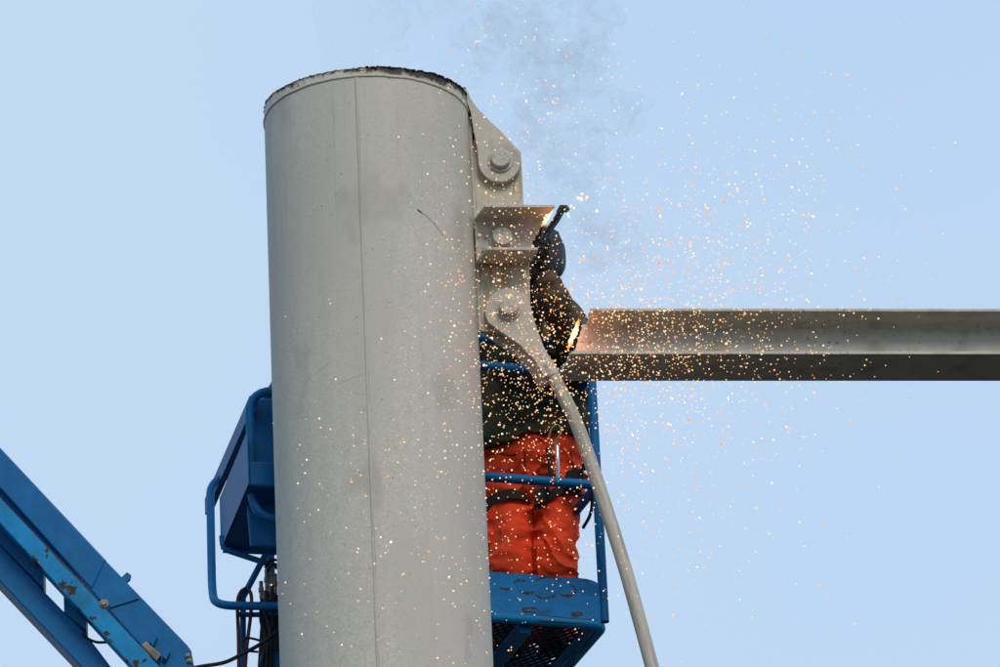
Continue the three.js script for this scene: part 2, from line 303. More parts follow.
{
  const H = 0.2, T = 0.013, FW = 0.135, LEN = 7;
  const beam = thing('cut_beam', 'long horizontal grey I beam with a glowing torch cut end beside the worker', 'steel beam', bA.clone());
  const m = frameMatrix(bA, bu, V(0, 1, 0), bw);           // x along the beam, y up, z to the camera; bA is the near top corner
  const flange = (y, left, s) => { const e = jag(40, left, s, 0.008); return outline2([...e.map(([x, t]) => [x, -2 * FW * t]).reverse(), [LEN, 0], [LEN, -2 * FW]].reverse(), T).rotateX(Math.PI / 2).applyMatrix4(new THREE.Matrix4().makeScale(1, 1, 1)); };
  // outline2 lies in x,y with y = depth; turn so that y -> z
  const fl = (yTop, left, s) => { const e = jag(40, left, s, 0.008).map(([x, t]) => [x, -2 * FW * t]); const g = outline2([...e.reverse(), [LEN, 0], [LEN, -2 * FW]].sort(() => 0), T); return g.rotateX(Math.PI / 2).translate(0, yTop, 0); };
  // after rotateX(+90): (x, y, z) -> (x, -z, y): the plate hangs down from yTop, and its depth runs to -z
  const top = (t) => 0.0 + 0.01 * t, bot = (t) => -0.085 - 0.03 * t;
  part('upper_flange', fl(0, top, 1).applyMatrix4(m), M.beamPaint, beam);
  part('lower_flange', fl(-H + T, bot, 4).applyMatrix4(m), M.beamPaint, beam);
  const we = jag(30, (t) => -0.07 + 0.055 * t, 7, 0.01).map(([x, t]) => [x, -H + T + (H - 2 * T) * t]);
  const web = part('web', outline2([...we.reverse(), [LEN, -H + T], [LEN, -T]].sort(() => 0), 0.01).translate(0, 0, -FW - 0.005).applyMatrix4(m), M.beamPaint, beam);
  // rolled fillets between web and flanges
  const fil = [];
  for (const [y, sy] of [[-T, -1], [-H + T, 1]]) {
    const r = 0.02, pr = [[0, 0], [r, 0]]; for (let i = 1; i < 6; i++) { const a = i / 6 * Math.PI / 2; pr.push([r - r * Math.sin(a), sy * (r - r * Math.cos(a))]); } pr.push([0, sy * r]);
    const x0 = sy < 0 ? 0.01 : -0.06;
    fil.push(outline2(sy < 0 ? pr.map(([a, b]) => [-a, b]) : pr.map(([a, b]) => [-a, b]), LEN - x0, 0.0005).rotateY(Math.PI / 2).translate(x0, y, -FW + 0.005));
  }
  part('fillet', fil, M.beamPaint, beam).geometry.applyMatrix4(new THREE.Matrix4().makeTranslation(bA.x, bA.y, bA.z).invert().multiply(m).multiply(new THREE.Matrix4().makeTranslation(bA.x, bA.y, bA.z)));
  const hot = [[579, 318], [577, 326], [574.5, 333], [570.5, 343], [567.5, 350]].map(([x, y]) => P(x, y, 0.012));
  label(part('glowing_edge', molten(hot, 0.0125, 3), glowMat, beam), 'white hot torch cut end of the web');
  const lamp = new THREE.PointLight(0xff8a3a, 0.022, 0, 2); lamp.position.copy(P(577, 336, 0.09)).sub(beam.position); lamp.castShadow = true; beam.add(lamp);
}
{
  // the stub of the same beam, bolted to the gusset plate
  const o = P(485, 204.5, 0.175), H = 0.2, T = 0.012, D = 0.135, w0 = 0.3;
  const st = thing('beam_stub', 'short stub of I beam bolted to the column plate with a torch cut end', 'beam stub', o.clone());
  const m = frameMatrix(o, bu, V(0, 1, 0), bw);
  const x0 = 0.0;
  const fl = (yTop, right, s, d = D) => { const e = jag(24, right, s, 0.007).map(([x, t]) => [x, -d * t]); return outline2([[x0 - 0.032 * d / D, -d], ...e.reverse(), [x0, 0]], T).rotateX(Math.PI / 2).translate(0, yTop, 0); };
  part('upper_flange', fl(0, (t) => 0.28 - 0.03 * t, 11).applyMatrix4(m), M.beamPaint, st);
  part('lower_flange', fl(-H + T, (t) => 0.205 - 0.02 * t, 14).applyMatrix4(m), M.beamPaint, st);
  const e = jag(24, (t) => 0.175 + 0.075 * t, 17, 0.009).map(([x, t]) => [x, -H + T + (H - 2 * T) * t]);
  const sh = new THREE.Shape([[x0 - 0.03, -H + T], ...e, [x0 - 0.03, -T]].map((p) => new THREE.Vector2(...p)));
  const hole = new THREE.Path(); hole.absellipse(0.006, -H + T + 0.035, 0.015, 0.0085, 0, 6.2832, true); sh.holes.push(hole);
  const web = new THREE.ExtrudeGeometry(sh, { depth: 0.012, bevelEnabled: false }).translate(0, 0, -D - 0.001).applyMatrix4(m);
  part('web', web, M.beamPaint, st);
  const pr = [[0, 0], [0.018, 0]]; for (let i = 1; i < 6; i++) { const a = i / 6 * Math.PI / 2; pr.push([0.018 - 0.018 * Math.sin(a), -0.018 + 0.018 * Math.cos(a)]); } pr.push([0, -0.018]);
  part('fillet', outline2(pr.map(([a, b]) => [-a, b]), 0.235, 0.0005).rotateY(Math.PI / 2).translate(x0 - 0.026, -T, -D + 0.011).applyMatrix4(m), M.beamPaint, st);
  const c = V(0.075, -H / 2 + 0.002, -D + 0.011).applyMatrix4(m);
  part('washer', disc(c, 0.052, 0.008, bw, 0.002), M.steelPaint, st);
  part('pin_head', disc(c.clone().addScaledVector(bw, 0.007), 0.04, 0.034, bw, 0.004), M.steelPaint, st);
  label(part('sooty_edge', molten(e.map(([x, y]) => V(x + 0.001, y, -D + 0.006).applyMatrix4(m)), 0.011, 9), M.soot, st), 'blackened cut edge of the web');
  const hot = [[553.5, 206], [550.5, 211], [547.5, 216], [544.5, 221.5], [541.5, 227]].map(([x, y]) => P(x, y, 0.07));
  label(part('glowing_edge', molten(hot, 0.012, 5), glowMat, st), 'glowing slag running off the torch cut');
  const lamp = new THREE.PointLight(0xff8a3a, 0.006, 0, 2); lamp.position.copy(P(552, 219, 0.12)).sub(st.position); lamp.castShadow = true; st.add(lamp);
}

// ---------------------------------------------------------------- the boom lift: basket and boom
const YAW = 18 * Math.PI / 180, bo = P(604.5, 622, -0.79);
const U = V(-Math.cos(YAW), 0, Math.sin(YAW)), W = V(-Math.sin(YAW), 0, -Math.cos(YAW));   // along the near side to the left, and away
const BM = frameMatrix(bo, U, V(0, 1, 0), W);
const Q = (x, y, z) => V(x, y, z).applyMatrix4(BM);
const LX = 1.18, LZ = 0.8, FLOOR = bo.y;
{
  const lift = thing('boom_lift', 'blue boom lift with railed work basket behind the column and boom at lower left', 'boom lift', bo.clone());
  const tr = 0.02, topY = 1.22;
  const rail = (pts, mat = M.blue, r = tr) => part('guard_rail', pipe(pts, r, 0.07), mat, lift);
  // posts
  for (const [x, z] of [[0, 0], [0, LZ], [LX, LZ], [LX, 0], [0.62, LZ]]) part('post', bar(Q(x, 0, z), Q(x, topY - 0.01, z), tr, 14), M.blue, lift);
  // near side: two rails at the top, one in the middle
  rail([Q(0, topY, 0), Q(LX, topY, 0)]); rail([Q(0, topY - 0.125, 0), Q(LX, topY - 0.125, 0)]); rail([Q(0, 0.6, 0), Q(LX, 0.6, 0)]);
  for (const y of [topY, topY - 0.125, 0.6]) { rail([Q(0, y, 0), Q(0, y, LZ)], M.blue); rail([Q(0, y, LZ), Q(LX, y, LZ)], M.blue); rail([Q(LX, y, 0), Q(LX, y, LZ)], M.blue); }
  // near toe board with worn paint
  const chipMarks = [[520, 585, 7, 5, 200, 330], [527, 590, 8, 3, 20, 170], [548, 581, 12, 4, 180, 350], [545, 590, 12, 8, 20, 160], [566, 590, 9, 6, -80, 170], [548, 577, 6, 2, 150, 390], [590, 578, 5, 4, 100, 220], [530, 610, 7, 2, 0, 360], [577, 614, 5, 1.5, 0, 360], [505, 588, 5, 1, 0, 200]];
  const TBH = 0.185;
  const pxToBoard = (x, y) => { const d = ray(x, y), n = W; const t = bo.clone().sub(camera.position).dot(n) / d.dot(n); const p = camera.position.clone().addScaledVector(d, t).sub(bo); return [p.dot(U), p.y]; };
  const segs = []; for (const [cx, cy, rx, ry, a0, a1] of chipMarks) { let a = a0; while (a < a1) { const r = a * Math.PI / 180; segs.push([...pxToBoard(cx + rx * Math.cos(r), cy + ry * Math.sin(r)), 0.001 + 0.0075 * Math.max(0, Math.sin((a - a0) / (a1 - a0) * 3.14)) * (0.4 + Math.abs(N3(a * 0.03, cx, 2)) * 1.6)]); a += 7; } }
  const board = tex(1024, 192, (u, v) => {
    const x = u * LX, y = v * TBH;
    let c = hex(0x0676b4).map((k) => k * (1 + 0.16 * fbm(x * 7, y * 7, 2) + 0.1 * fbm(x * 50, y * 50, 4)));
    c = mixc(c, hex(0x12486c), 0.4 * smooth(0.05, 0.3, fbm(x * 5, y * 12, 9)));
    let m = 0; const j = 0.004 * N3(x * 120, y * 120, 3); for (const [sx, sy, r] of segs) { const d = Math.hypot(x - sx, y - sy) - r - j; if (d < 0.003) m = Math.max(m, smooth(0.002, -0.002, d)); }
    if (fbm(x * 40, y * 40, 31) > 0.38) m = Math.max(m, 0.7);
    c = mixc(c, mixc(hex(0x2b1d18), hex(0x6b4a30), clamp(0.5 + fbm(x * 90, y * 90, 6))), m);
    return c;
  }, { wrap: false });
  const tbs = new THREE.Shape(); const cr = 0.05; tbs.moveTo(0.012, 0); tbs.lineTo(LX, 0); tbs.lineTo(LX, TBH); tbs.lineTo(cr + 0.05, TBH); tbs.quadraticCurveTo(0.03, TBH, 0.012, TBH - 0.028); tbs.lineTo(0.012, 0);
  const tg = new THREE.ExtrudeGeometry(tbs, { depth: 0.005, bevelEnabled: false }); { const p = tg.attributes.position, uv = tg.attributes.uv; for (let i = 0; i < p.count; i++) uv.setXY(i, p.getX(i) / LX, p.getY(i) / TBH); }
  part('toe_board', tg.translate(0, -0.004, -0.008).applyMatrix4(BM), dull({ map: board, roughness: 0.45 }), lift);
  for (const q of [boxIn(BM, 0, LX, 0.012, TBH, LZ - 0.003, LZ + 0.002), boxIn(BM, LX - 0.003, LX + 0.002, 0.012, TBH, 0.02, LZ - 0.01)]) part('toe_board', q, M.blue, lift);
  // floor frame tubes and joists
  const fy = -0.012;
  part('floor_frame', pipe([Q(0.5, fy, 0), Q(0, fy, 0), Q(0, fy, LZ), Q(LX, fy, LZ), Q(LX, fy, 0), Q(0.48, fy, 0)], 0.021, 0.07), M.blueWorn, lift);
  for (const x of [0.33, 0.62]) part('joist', boxIn(BM, x - 0.025, x + 0.025, -0.06, -0.012, 0.03, LZ - 0.03), M.blue, lift);
  part('mount_plate', boxIn(BM, 0.30, LX - 0.05, -0.06, -0.02, 0.5, LZ - 0.1), M.blue, lift);
  for (const q of [boxIn(BM, 0.03, 0.075, -0.018, -0.008, 0.026, LZ - 0.03, 0.002), boxIn(BM, 0.03, LX - 0.03, -0.03, -0.004, LZ - 0.06, LZ - 0.024, 0.002)]) part('edge_angle', q, M.blue, lift);
  // expanded metal floor: diamonds
  const gr = [], fx0 = 0.036, fx1 = LX - 0.03, fz0 = 0.02, fz1 = LZ - 0.03, px = 0.036, slope = 1.7;
  for (let k = -40; k < 80; k++) for (const s of [1, -1]) {
    // line x = k*px + s*z/slope
    let z0 = fz0, z1 = fz1; const X = (z) => k * px + s * z / slope;
    const lo = s > 0 ? (fx0 - k * px) * slope : (k * px - fx1) * slope, hi = s > 0 ? (fx1 - k * px) * slope : (k * px - fx0) * slope;
    z0 = Math.max(z0, lo); z1 = Math.min(z1, hi); if (z1 - z0 < 0.02) continue;
    const a = V(X(z0), 0, z0), b = V(X(z1), 0, z1), L = a.distanceTo(b);
    const g = new THREE.BoxGeometry(0.0085, 0.008, L); g.applyQuaternion(new THREE.Quaternion().setFromUnitVectors(V(0, 0, 1), b.clone().sub(a).normalize())); g.translate((a.x + b.x) / 2, 0.004 + s * 0.0022, (a.z + b.z) / 2); gr.push(g.applyMatrix4(BM));
  }
  const grate = part('floor_grating', gr, M.navy, lift);
  // left end: console guard loop, level arms, control box
  const z1 = -0.36;
  part('console_guard', pipe([P(300, 391, z1), P(249, 391, z1), P(251, 450, z1), P(252.5, 517, z1), P(305, 523, z1)], 0.0185, 0.13, 14), M.blue, lift);
  const c0 = P(253, 404, -0.42), c1 = PH(208, 507, c0.y), dirL = c1.clone().sub(c0);
  const sideBar = (a, b, w, h, mat, name) => { const d = b.clone().sub(a), L = d.length(); d.normalize(); const s = d.clone().cross(V(0, 1, 0)).normalize(); return part(name, boxIn(frameMatrix(a, d, V(0, 1, 0), s), 0, L, -h / 2, h / 2, -w / 2, w / 2, 0.003), mat, lift); };
  sideBar(c0, c0.clone().addScaledVector(dirL, 1.0), 0.028, 0.075, M.blue, 'side_bar');
  part('control_panel', plate([[254, 441], [290, 443], [290, 486], [262, 482], [256, 474]], -0.40, 0.03), M.blue, lift);
  part('console_back', plate([[256, 398], [300, 396], [300, 548], [250, 546], [246, 500], [250, 450]], -0.47, 0.1, 0.01), M.blue, lift);
  part('panel_hinge', disc(P(270.5, 474, -0.395), 0.009, 0.012), M.black, lift);
  // control box hung outside the left end, seen from below
  const k0 = P(222, 549, -0.62), k1 = P(290, 556, -0.62);
  {
    const near = P(250, 478, -0.44).y, A = P(222.5, 549, -0.95), B = PH(249, 486, A.y);       // lower left edge running towards the camera
    const back = B.clone().sub(A).setY(0).normalize(), rt = V(-back.z, 0, back.x).normalize(); if (rt.x < 0) rt.negate();
    const mm = frameMatrix(A, rt, V(0, 1, 0), back), L = Math.hypot(B.x - A.x, B.z - A.z);
    part('control_box', boxIn(mm, 0, 0.34, 0.0, 0.11, 0, L, 0.012), M.blue, lift);
    part('box_side', boxIn(mm, -0.006, -0.001, 0.0, 0.23, -0.01, L + 0.02, 0.002), M.blue, lift);
    part('box_lip', boxIn(mm, 0.002, 0.3, -0.014, -0.002, -0.012, 0.02, 0.002), M.blue, lift);
  }
  part('loop_rail', pipe([P(246, 470, -1.2), P(210, 481, -1.15), P(212, 590, -0.9), P(215, 605.5, -0.78), P(300, 606.5, -0.7)], 0.0175, 0.11, 14), M.blue, lift);
  part('lower_rail', pipe([P(222, 536, -0.9), P(223, 549, -0.9), P(300, 574, -0.84)], 0.0125, 0.05), M.blue, lift);
  part('strut', bar(P(268, 550, -0.86), P(241, 601, -0.84), 0.0135), M.blue, lift);
  part('strut', bar(P(243, 598, -0.86), P(243, 690, -0.86), 0.0125), M.blue, lift);
  part('cross_bar', bar(P(238, 614.5, -0.84), P(300, 615, -0.84), 0.011), M.blue, lift);
  // hydraulic block with its fittings and hoses
  part('valve_block', [plate([[262, 596], [300, 590], [300, 690], [256, 690], [259, 640]], -0.86, 0.12, 0.01)], M.black, lift);
  for (const [x, y, h] of [[261, 590, 17], [266.5, 580, 22], [272, 574, 24], [264, 598, 14], [270, 592, 16], [275, 584, 20]]) {
    const v = part('valve', tube([P(x, y - h / 2, -0.8), P(x + 0.5, y + h / 2, -0.8)], 0.0085, 8), M.zinc, lift);
    part('valve_nut', tube([P(x + 0.1, y - 2, -0.8), P(x + 0.2, y + 2, -0.8)], 0.0125, 6), M.zinc, v);
  }
  const hose = (pts, r, mat = M.rubber) => part('hose', tube(pts.map((p) => P(...p)), r, 8, 50), mat, lift);
  hose([[262, 598, -0.8], [261, 620, -0.78], [266, 640, -0.77], [262, 667, -0.78], [262, 690, -0.8]], 0.008);
  hose([[267, 592, -0.79], [266, 615, -0.77], [271, 636, -0.76], [270, 690, -0.78]], 0.008);
  hose([[272, 588, -0.8], [273, 620, -0.77], [268, 645, -0.76], [266, 690, -0.78]], 0.007);
  hose([[265, 568, -0.8], [269, 562, -0.79], [276, 560, -0.79], [290, 566, -0.8]], 0.006);
  hose([[267, 572, -0.8], [272, 565, -0.77], [280, 566, -0.78]], 0.005);
  hose([[258, 652, -0.78], [246, 650, -0.76], [242, 642, -0.76], [248, 638, -0.76], [262, 641, -0.78]], 0.005);
  hose([[168, 676, -0.7], [196, 667.5, -0.7], [224, 662.5, -0.7], [244, 653, -0.7], [262, 643, -0.7], [290, 622, -0.72]], 0.0085);
  label(hose([[239, 690, -0.82], [238.5, 640, -0.82], [237.5, 605, -0.82], [240, 593, -0.82], [246, 588, -0.82], [251, 594, -0.82], [251, 612, -0.82], [246.5, 650, -0.82], [244, 690, -0.82]], 0.0075, M.hose), 'red brown hose looped over the post');
  part('rotator', boxIn(frameMatrix(P(262, 690, -0.9), V(1, 0, 0), V(0, 1, 0), V(0, 0, 1)), 0, 0.4, 0, 0.13, -0.2, 0.1, 0.02), M.blue, lift);

  // the boom, running up and out of the picture at the left
  const zb = -0.55;
  const lin = (x, y0, k) => [x, y0 + k * x];
  part('boom_section', plate([lin(-420, 447, 1.064), lin(106, 447, 1.064), lin(92, 488, 1.105), lin(-420, 488, 1.105)], zb, 0.17, 0.008), M.blue, lift);
  part('groove', plate([lin(-420, 480, 1.064), [92, 582], [98, 598], lin(-420, 506, 1.06)], zb - 0.03, 0.1, 0.004), M.blue, lift);
  part('fly_section', plate([[105.5, 560], [187, 644.5], [191, 650], [192.5, 668], [182, 684], [168, 676], [91, 590.5]], zb + 0.012, 0.19, 0.006), M.blue, lift);
  part('section_strip', plate([[108.5, 605], [138, 597], [139, 598.6], [110.5, 607.5]], zb + 0.019, 0.008, 0.001), M.blue, lift);
  part('link_bar', plate([lin(-420, 497.5, 1.058), lin(190, 497.5, 1.058), lin(160, 523.5, 1.085), lin(-420, 523.5, 1.085)], zb + 0.075, 0.07, 0.006), M.blueWorn, lift);
  part('lower_boom', plate([lin(-420, 545, 1.05), [44, 591], [61, 608.5], [84, 631], [124, 684], [100, 688], lin(82, 581.5, 1.05), lin(-420, 581.5, 1.05)], zb - 0.03, 0.15, 0.006), M.blue, lift);
  part('boom_bracket', [plate([lin(-420, 510, 1.07), [43, 556], [43.5, 588], lin(-420, 560, 1.05)], zb - 0.02, 0.12, 0.004), plate([[63, 580], [86, 600], [86, 630], [64, 612]], zb - 0.015, 0.1, 0.004)], M.blue, lift);
  part('tab', plate([[121, 577.5], [127, 572], [131, 575], [130, 579], [125.5, 583]], zb - 0.03, 0.02, 0.001), M.blue, lift);
  const bolt = (x, y, z, r) => { const c = P(x, y, z); const b = part('bolt', disc(c, r, 0.012, V(0, 0, 1), 0.002, 6), M.zinc, lift); part('washer', disc(c.clone().add(V(0, 0, -0.001)), r * 1.45, 0.005, V(0, 0, 1), 0.001, 20), M.zinc, b); };
  bolt(104, 603.5, zb + 0.076, 0.0125); bolt(188, 656, zb + 0.013, 0.008); bolt(189.5, 661, zb + 0.013, 0.008);
  part('lock_bracket', plate([[141, 645], [146, 641], [161, 655], [157, 660]], zb + 0.05, 0.035, 0.002), M.zinc, lift);
  part('bracket_rib', plate([[149, 641], [156, 634.5], [157.5, 636.5], [153, 646]], zb + 0.035, 0.02, 0.001), M.blue, lift);
  part('bracket_rib', plate([[162, 656], [169.5, 650], [170, 652], [166, 660]], zb + 0.035, 0.02, 0.001), M.blue, lift);
  hose([[78, 628, -0.6], [84, 636, -0.58], [96, 642, -0.58], [112, 643, -0.58], [124, 652, -0.58]], 0.006);
}

// ---------------------------------------------------------------- the worker
// distance fields: bones are [a, b, ra, rb], joined with a smooth minimum
const _v = V();
function capsule(p, a, b, ra, rb) { const bx = b.x - a.x, by = b.y - a.y, bz = b.z - a.z, px = p.x - a.x, py = p.y - a.y, pz = p.z - a.z; const t = clamp((px * bx + py * by + pz * bz) / (bx * bx + by * by + bz * bz + 1e-9)); const dx = px - bx * t, dy = py - by * t, dz = pz - bz * t; return Math.sqrt(dx * dx + dy * dy + dz * dz) - (ra + (rb - ra) * t); }
const smin = (a, b, k) => { const h = Math.max(k - Math.abs(a - b), 0) / k; return Math.min(a, b) - h * h * k * 0.25; };
function field(bones, k) { return (p) => { let d = 1e3; for (const [a, b, ra, rb] of bones) d = smin(d, capsule(p, a, b, ra, rb), k); return d; }; }
function march(sdf, lo, hi, cell) {
  const c = lo.clone().add(hi).multiplyScalar(0.5), half = Math.max(hi.x - lo.x, hi.y - lo.y, hi.z - lo.z) / 2 + 2 * cell, res = Math.ceil(2 * half / cell);
  const mc = new MarchingCubes(res, new THREE.MeshBasicMaterial(), false, false, 400000); mc.isolation = 0;
  const p = V(), hs = res / 2, s2 = res * res; mc.field.fill(-1);
  const at = (i) => (i - hs) / hs * half;
  for (let z = 0; z < res; z++) { p.z = c.z + at(z); if (p.z < lo.z - 2 * cell || p.z > hi.z + 2 * cell) continue; for (let y = 0; y < res; y++) { p.y = c.y + at(y); if (p.y < lo.y - 2 * cell || p.y > hi.y + 2 * cell) continue; for (let x = 0; x < res; x++) { p.x = c.x + at(x); if (p.x < lo.x - 2 * cell || p.x > hi.x + 2 * cell) continue; mc.field[z * s2 + y * res + x] = -sdf(p); } } }
  mc.update();
  const n = mc.count, pos = new Float32Array(n * 3);
  for (let i = 0; i < n; i++) { pos[3 * i] = mc.positionArray[3 * i] * half + c.x; pos[3 * i + 1] = mc.positionArray[3 * i + 1] * half + c.y; pos[3 * i + 2] = mc.positionArray[3 * i + 2] * half + c.z; }
  let g = new THREE.BufferGeometry(); g.setAttribute('position', new THREE.BufferAttribute(pos, 3));
  g = mergeVertices(g, 1e-5);
  const q = g.attributes.position, nn = new Float32Array(q.count * 3), uv = new Float32Array(q.count * 2), e = cell * 0.4, a = V();
  for (let i = 0; i < q.count; i++) {
    a.fromBufferAttribute(q, i); const d = (x, y, z) => sdf(V(a.x + x, a.y + y, a.z + z));
    _v.set(d(e, 0, 0) - d(-e, 0, 0), d(0, e, 0) - d(0, -e, 0), d(0, 0, e) - d(0, 0, -e)).normalize(); nn.set([_v.x, _v.y, _v.z], 3 * i); uv.set([(a.x + a.z) * 2, a.y * 2], 2 * i);
  }
  g.setAttribute('normal', new THREE.BufferAttribute(nn, 3)); g.setAttribute('uv', new THREE.BufferAttribute(uv, 2));
  const ix = g.index.array, b = V(), d = V(), f = V();                   // outward winding
  let votes = 0; for (let i = 0; i < ix.length; i += 3 * 37) { a.fromBufferAttribute(q, ix[i]); b.fromBufferAttribute(q, ix[i + 1]); d.fromBufferAttribute(q, ix[i + 2]); f.crossVectors(b.sub(a), d.sub(a)); votes += Math.sign(f.x * nn[3 * ix[i]] + f.y * nn[3 * ix[i] + 1] + f.z * nn[3 * ix[i] + 2]); }
  if (votes < 0) for (let i = 0; i < ix.length; i += 3) { const t = ix[i + 1]; ix[i + 1] = ix[i + 2]; ix[i + 2] = t; }
  return g;
}
function colours(g, fn) { const p = g.attributes.position, c = new Float32Array(p.count * 3), a = V(); for (let i = 0; i < p.count; i++) { a.fromBufferAttribute(p, i); c.set(fn(a), 3 * i); } g.setAttribute('color', new THREE.BufferAttribute(c, 3)); return g; }
function bounds(bones, pad) { const lo = V(1e3, 1e3, 1e3), hi = V(-1e3, -1e3, -1e3); for (const [a, b, ra, rb] of bones) for (const [p, r] of [[a, ra], [b, rb]]) { lo.min(V(p.x - r, p.y - r, p.z - r)); hi.max(V(p.x + r, p.y + r, p.z + r)); } return [lo.subScalar(pad), hi.addScalar(pad)]; }

const J = {
  hipL: P(508, 486, -1.12), hipR: P(558, 486, -1.12), kneeL: P(509, 572, -1.08), kneeR: P(555, 570, -1.1), ankL: P(511, 642, -1.16), ankR: P(554, 644, -1.16),
  waL: P(508, 440, -1.08), waR: P(556, 441, -1.08), chL: P(505, 352, -0.98), chR: P(558, 352, -0.98), shL: P(500, 320, -0.95), shR: P(564, 322, -0.95),
  neck: P(535, 302, -0.9), head: P(535, 262, -0.82), crown: P(535, 243, -0.82),
  elR: P(581, 354, -0.8), wrR: P(552, 299, -0.5), haR: P(540, 268, -0.42), elL: P(524, 372, -0.93), wrL: P(529, 302, -0.66), haL: P(530, 276, -0.5),
};
const feetY = FLOOR + 0.012;
{
  const worker = new THREE.Group(); worker.name = 'person'; worker.position.copy(V((J.ankL.x + J.ankR.x) / 2, feetY, J.ankL.z));
  worker.userData = { label: 'person in red work trousers and camouflage jacket standing in the blue basket holding a torch', category: 'person', kind: 'thing' };
  scene.add(worker); worker.updateMatrixWorld(true);
  const ank = [J.ankL, J.ankR].map((a) => V(a.x, Math.max(a.y, feetY + 0.1), a.z));
  // body
  const body = [
    [J.hipL, J.hipR, 0.1, 0.1], [J.hipL, J.kneeL, 0.082, 0.06], [J.hipR, J.kneeR, 0.082, 0.06], [J.kneeL, ank[0], 0.058, 0.042], [J.kneeR, ank[1], 0.058, 0.042],
    [J.waL, J.waR, 0.085, 0.085], [J.chL, J.chR, 0.1, 0.1], [J.waL.clone().lerp(J.waR, 0.5), J.chL.clone().lerp(J.chR, 0.5), 0.11, 0.12], [J.hipL.clone().lerp(J.hipR, 0.5), J.waL.clone().lerp(J.waR, 0.5), 0.11, 0.1],
    [J.shL, J.shR, 0.06, 0.06], [J.neck, J.head, 0.055, 0.06], [J.shL, J.elL, 0.05, 0.042], [J.shR, J.elR, 0.05, 0.042], [J.elL, J.wrL, 0.042, 0.03], [J.elR, J.wrR, 0.042, 0.03],
    [J.head, J.crown, 0.08, 0.092], [J.head.clone().add(V(0, -0.05, 0.03)), J.head, 0.05, 0.075],
  ];
  for (const a of ank) body.push([V(a.x, feetY + 0.045, a.z - 0.03), V(a.x, feetY + 0.035, a.z + 0.17), 0.04, 0.034], [a, V(a.x, feetY + 0.05, a.z), 0.042, 0.044]);
  const skin = std({ color: 0xb98a70, roughness: 0.6 });
  const bodyMesh = part('body', march(field(body, 0.05), ...bounds(body, 0.02), 0.0135), skin, worker);
  // trousers, loose and creased
  const tb = [[J.hipL, J.hipR, 0.11, 0.108], [J.hipL, J.kneeL, 0.104, 0.09], [J.hipR, J.kneeR, 0.104, 0.087], [J.kneeL, ank[0], 0.09, 0.085], [J.kneeR, ank[1], 0.087, 0.085], [J.waL, J.waR, 0.107, 0.105], [J.waL, J.hipL, 0.115, 0.11], [J.waR, J.hipR, 0.112, 0.108], [J.waL.clone().lerp(J.waR, 0.5).add(V(0, -0.09, 0)), J.hipL.clone().lerp(J.hipR, 0.5), 0.13, 0.125]];
  const tf = field(tb, 0.022);
  const crease = (p, y0) => { const l = Math.abs(p.x - 0.64) ; const a = 7 * p.x * (p.x > 0.64 ? 1 : -1) + 9 * p.y + 1.6 * N3(p.x * 5, p.y * 5, p.z * 5); const s = 1 - Math.abs(N3(a, p.x * 2.2 - p.y, p.z * 3)) * 2.4; const b = N3(p.x * 9 + p.y * 4, p.y * 16, p.z * 9); return 0.02 * s * Math.abs(s) + 0.012 * b + 0.005 * N3(p.x * 26 + p.y * 14, p.y * 34, p.z * 26); };
  const tsdf = (p) => { const d = tf(p); return d > 0.06 || d < -0.06 ? d : Math.max(d - crease(p) * 0.95, J.waL.y + 0.06 - p.y < 0 ? p.y - J.waL.y - 0.06 : -1); };
  const tg = march(tsdf, ...bounds(tb, 0.03), 0.008);
  colours(tg, (p) => { const n = fbm(p.x * 9, p.y * 9, p.z * 9), k = 1 + 0.25 * n + 0.25 * fbm(p.x * 60, p.y * 60, p.z * 60, 2); const dirt = smooth(0.1, 0.35, fbm(p.x * 6 + 3, p.y * 4, p.z * 6)); return mixc([0.74 * k, 0.046 * k, 0.004 * k], [0.3, 0.03, 0.01], dirt * 0.25); });
  const trousers = part('trousers', tg, new THREE.MeshStandardMaterial({ vertexColors: true, roughness: 0.85, bumpMap: bumpTex, bumpScale: 0.001 }), worker);
  label(trousers, 'creased orange red work trousers');
  const onCloth = (px) => px.map(([x, y]) => { const d = ray(x, y), p = camera.position.clone().addScaledVector(d, (-0.7 - camera.position.z) / d.z); for (let k = 0; k < 60; k++) { const q = tsdf(p); if (q < 0.002) break; p.addScaledVector(d, q * 0.7); } return p; });
  const seamMat = new THREE.MeshStandardMaterial({ color: 0x7e1c0a, roughness: 0.9 });
  for (const px of [[[571, 452], [573, 465], [576, 480]], [[524, 449], [525, 458], [526, 470]], [[500, 452], [508, 455], [517, 454]], [[533, 508], [534, 525], [533, 545], [534, 572]]]) part('seam', tube(onCloth(px), 0.003, 6, 24), seamMat, trousers);
  // jacket, camouflage
  const el2 = J.elR.clone().add(V(0.02, -0.03, 0));
  const jb = [[J.shL, J.shR, 0.088, 0.084], [J.chL, J.chR, 0.135, 0.128], [J.waL.clone().add(V(0, 0.06, 0)), J.waR.clone().add(V(0, 0.06, 0)), 0.125, 0.12], [J.waL, J.waR, 0.125, 0.118], [J.chL.clone().lerp(J.chR, 0.5), J.waL.clone().lerp(J.waR, 0.5), 0.15, 0.145], [J.chL, J.waL, 0.13, 0.13], [J.chR.clone().add(V(0.015, 0, 0)), J.waR, 0.13, 0.12], [J.neck.clone().add(V(0, -0.03, 0)), J.neck.clone().add(V(0, 0.045, 0.02)), 0.085, 0.08], [J.shL, J.elL, 0.08, 0.07], [J.elL, J.wrL, 0.068, 0.055], [J.shR, el2, 0.08, 0.074]];
  const jf = field(jb, 0.05), hem = (p) => J.waL.y - 0.035 + 0.025 * N3(p.x * 8, 1, 2) - 0.03 * smooth(0.62, 0.5, p.x);
